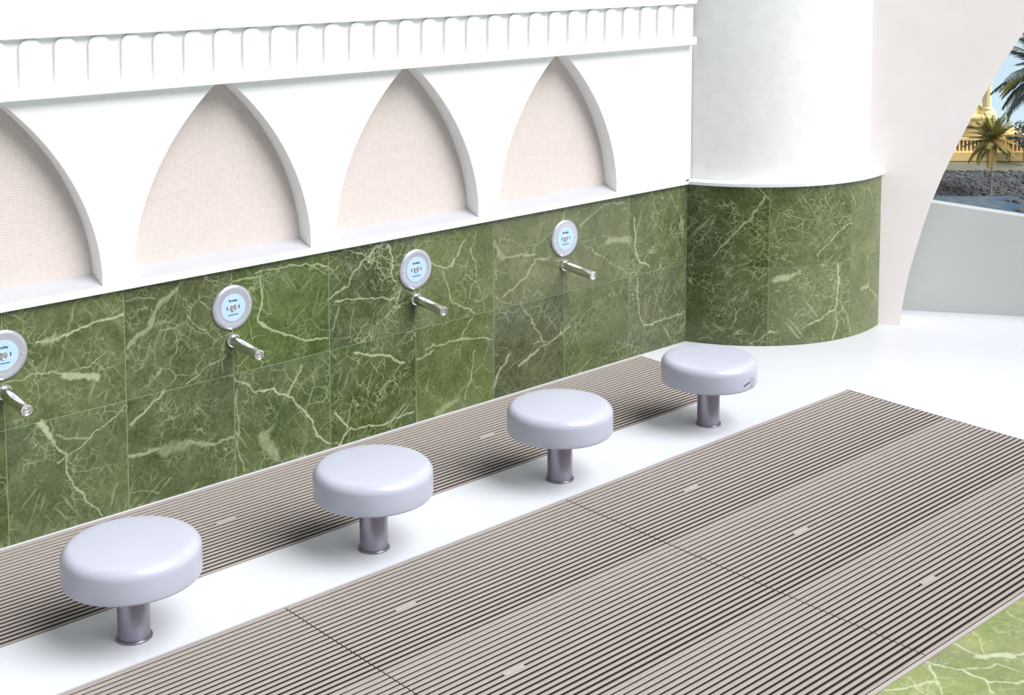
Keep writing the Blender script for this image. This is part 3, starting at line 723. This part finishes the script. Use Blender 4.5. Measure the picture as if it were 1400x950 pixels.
# palms
def frond_mesh(L, droop, nleaf, lw, ll, seed):
    rr = random.Random(seed); mb = MB(); pts = []
    for i in range(13):
        t_ = i/12; pts.append(Vector((L*(t_-.10*t_*t_*droop), 0, L*(.38*t_-droop*.62*t_*t_))))
    for i in range(12):
        a, b_ = pts[i], pts[i+1]; r0 = .022*L*(1-i/12)*.5+.004*L; r1 = .022*L*(1-(i+1)/12)*.5+.004*L
        q = []
        for p_, r in ((a, r0), (b_, r1)):
            for an in (0, 2.1, 4.2): q.append(p_+Vector((0, r*math.cos(an), r*math.sin(an))))
        mb.add(q, [(0, 1, 4, 3), (1, 2, 5, 4), (2, 0, 3, 5)])
    for i in range(nleaf):
        t_ = .14+.86*(i+.5)/nleaf
        k = min(11, int(t_*12)); p_ = pts[k].lerp(pts[k+1], t_*12-k); dr = (pts[k+1]-pts[k]).normalized()
        for s in (-1, 1):
            l = ll*(math.sin(PI*min(1, t_*.85+.15))*.75+.3)*rr.uniform(.85, 1.1)
            d = (dr*.75+Vector((0, s*.75, -.28+rr.uniform(-.12, .12)))).normalized()
            nrm = d.cross(Vector((0, 0, 1))).normalized()*lw
            tip = p_+d*l+Vector((0, 0, -.12*l)); mid = p_+d*l*.45
            mb.add([p_-nrm*.4, mid-nrm, tip, mid+nrm, p_+nrm*.4, mid+Vector((0, 0, -lw*.5))], [(0, 1, 5), (1, 2, 5), (5, 2, 3), (5, 3, 4), (0, 5, 4)])
    me = bpy.data.meshes.new('frond'); me.from_pydata([tuple(v) for v in mb.v], [], mb.f); me.update(); return me
def palm(e, a, z, hgt, tr_, L, n, mats, label, seed, lean=0, droop0=1.1, lwf=.008):
    rr = random.Random(seed)
    p_ = tag(frame(empty('palm_tree'), e, a, z), label, 'palm tree')
    v, f = [], []
    prf = [(tr_*1.25, 0)]
    for i in range(1, 13): prf += [(tr_*(1.0+.10*(i % 2)), hgt*i/12)]
    prf += [(tr_*1.7, hgt+.02*hgt), (tr_*.4, hgt*1.04)]
    v, f = lathe(prf, 10)
    link('trunk', smooth_by_angle(pydata('trunk', [(x+lean*(zz_/hgt)**2, y, zz_) for x, y, zz_ in v], f)), M['trunk'], p_)
    ms = [frond_mesh(L, droop0+.25*j, 44, L*lwf, L*.24, seed+j) for j in range(3)]
    for j, mm in enumerate(ms): mm.materials.append(mats[j % len(mats)])
    for i in range(n):
        el = rr.uniform(-.75, .95) if i % 3 else rr.uniform(.5, 1.2)
        o = link('frond', ms[i % 3], None, p_, (lean, 0, hgt))
        o.rotation_euler = (rr.uniform(-.3, .3), -el, i*2.39996+rr.uniform(-.2, .2))
        s = rr.uniform(.8, 1.1); o.scale = (s, s, s)
    return p_
palm(-3.0, -12.4, -1.75, 5.4, .085, 3.1, 56, [M['frond'], M['frond'], M['frondgold']], 'small palm with a thin pale trunk in front of the golden building', 11, droop0=.45)
palm(-27.0, -88.7, -1.0, 19.2, .22, 2.8, 52, [M['frondblue'], M['frondblue'], M['frond']], 'tall dark palm whose hanging fronds fill the right of the arch opening', 21, droop0=.75)
# dark tree and green canopy at the right
rr = random.Random(9); mb = MB()
for _ in range(260):
    q = Vector((rr.gauss(0, 1), rr.gauss(0, 1), rr.gauss(0, 1))).normalized()*rr.uniform(.5, 1)
    c0 = Vector((q.x*1.5, q.y*1.2, q.z*1.5+3.2)); s = rr.uniform(.12, .3)
    d1 = Vector((rr.uniform(-1, 1), rr.uniform(-1, 1), rr.uniform(-1, 1))).normalized()*s; d2 = d1.orthogonal().normalized()*s*.7; d3 = d1.cross(d2).normalized()*s*.25
    mb.add([c0-d1, c0+d2, c0+d1, c0-d2, c0+d3], [(0, 1, 4), (1, 2, 4), (2, 3, 4), (3, 0, 4), (0, 3, 2, 1)])
tree = tag(frame(empty('round_tree'), 3.9, -2.4, -.1), 'dark round tree standing right of the small palm', 'tree')
v_, f_ = lathe([(.14, 0), (.10, 2.4), (.02, 3.2)], 8); link('trunk', pydata('trunk', v_, f_), M['trunk'], tree)
tag(link('foliage', mb.mesh('foliage'), M['frondblue'], tree), kind='stuff')
can = tag(frame(empty('green_canopy'), 3.9, -1.2, 0), 'dark green flat canopy on posts at the right of the golden building', 'canopy')
link('roof_panel', MB().box(-1.5, 2.5, -.6, .5, 2.35, 2.7).mesh('roof_panel'), M['canopy'], can)
for px_ in (-1.3, 2.3):
    for py_ in (-.45, .35): link('post', MB().box(px_-.05, px_+.05, py_-.05, py_+.05, 0, 2.35).mesh('post'), M['canopy'], can)
tag(local_obj('embankment', MB().box(-60, 60, -130, -70.01, -4, -1).mesh('embankment'), M['soil']), 'earth bank on which the tall dark palm stands', 'ground')
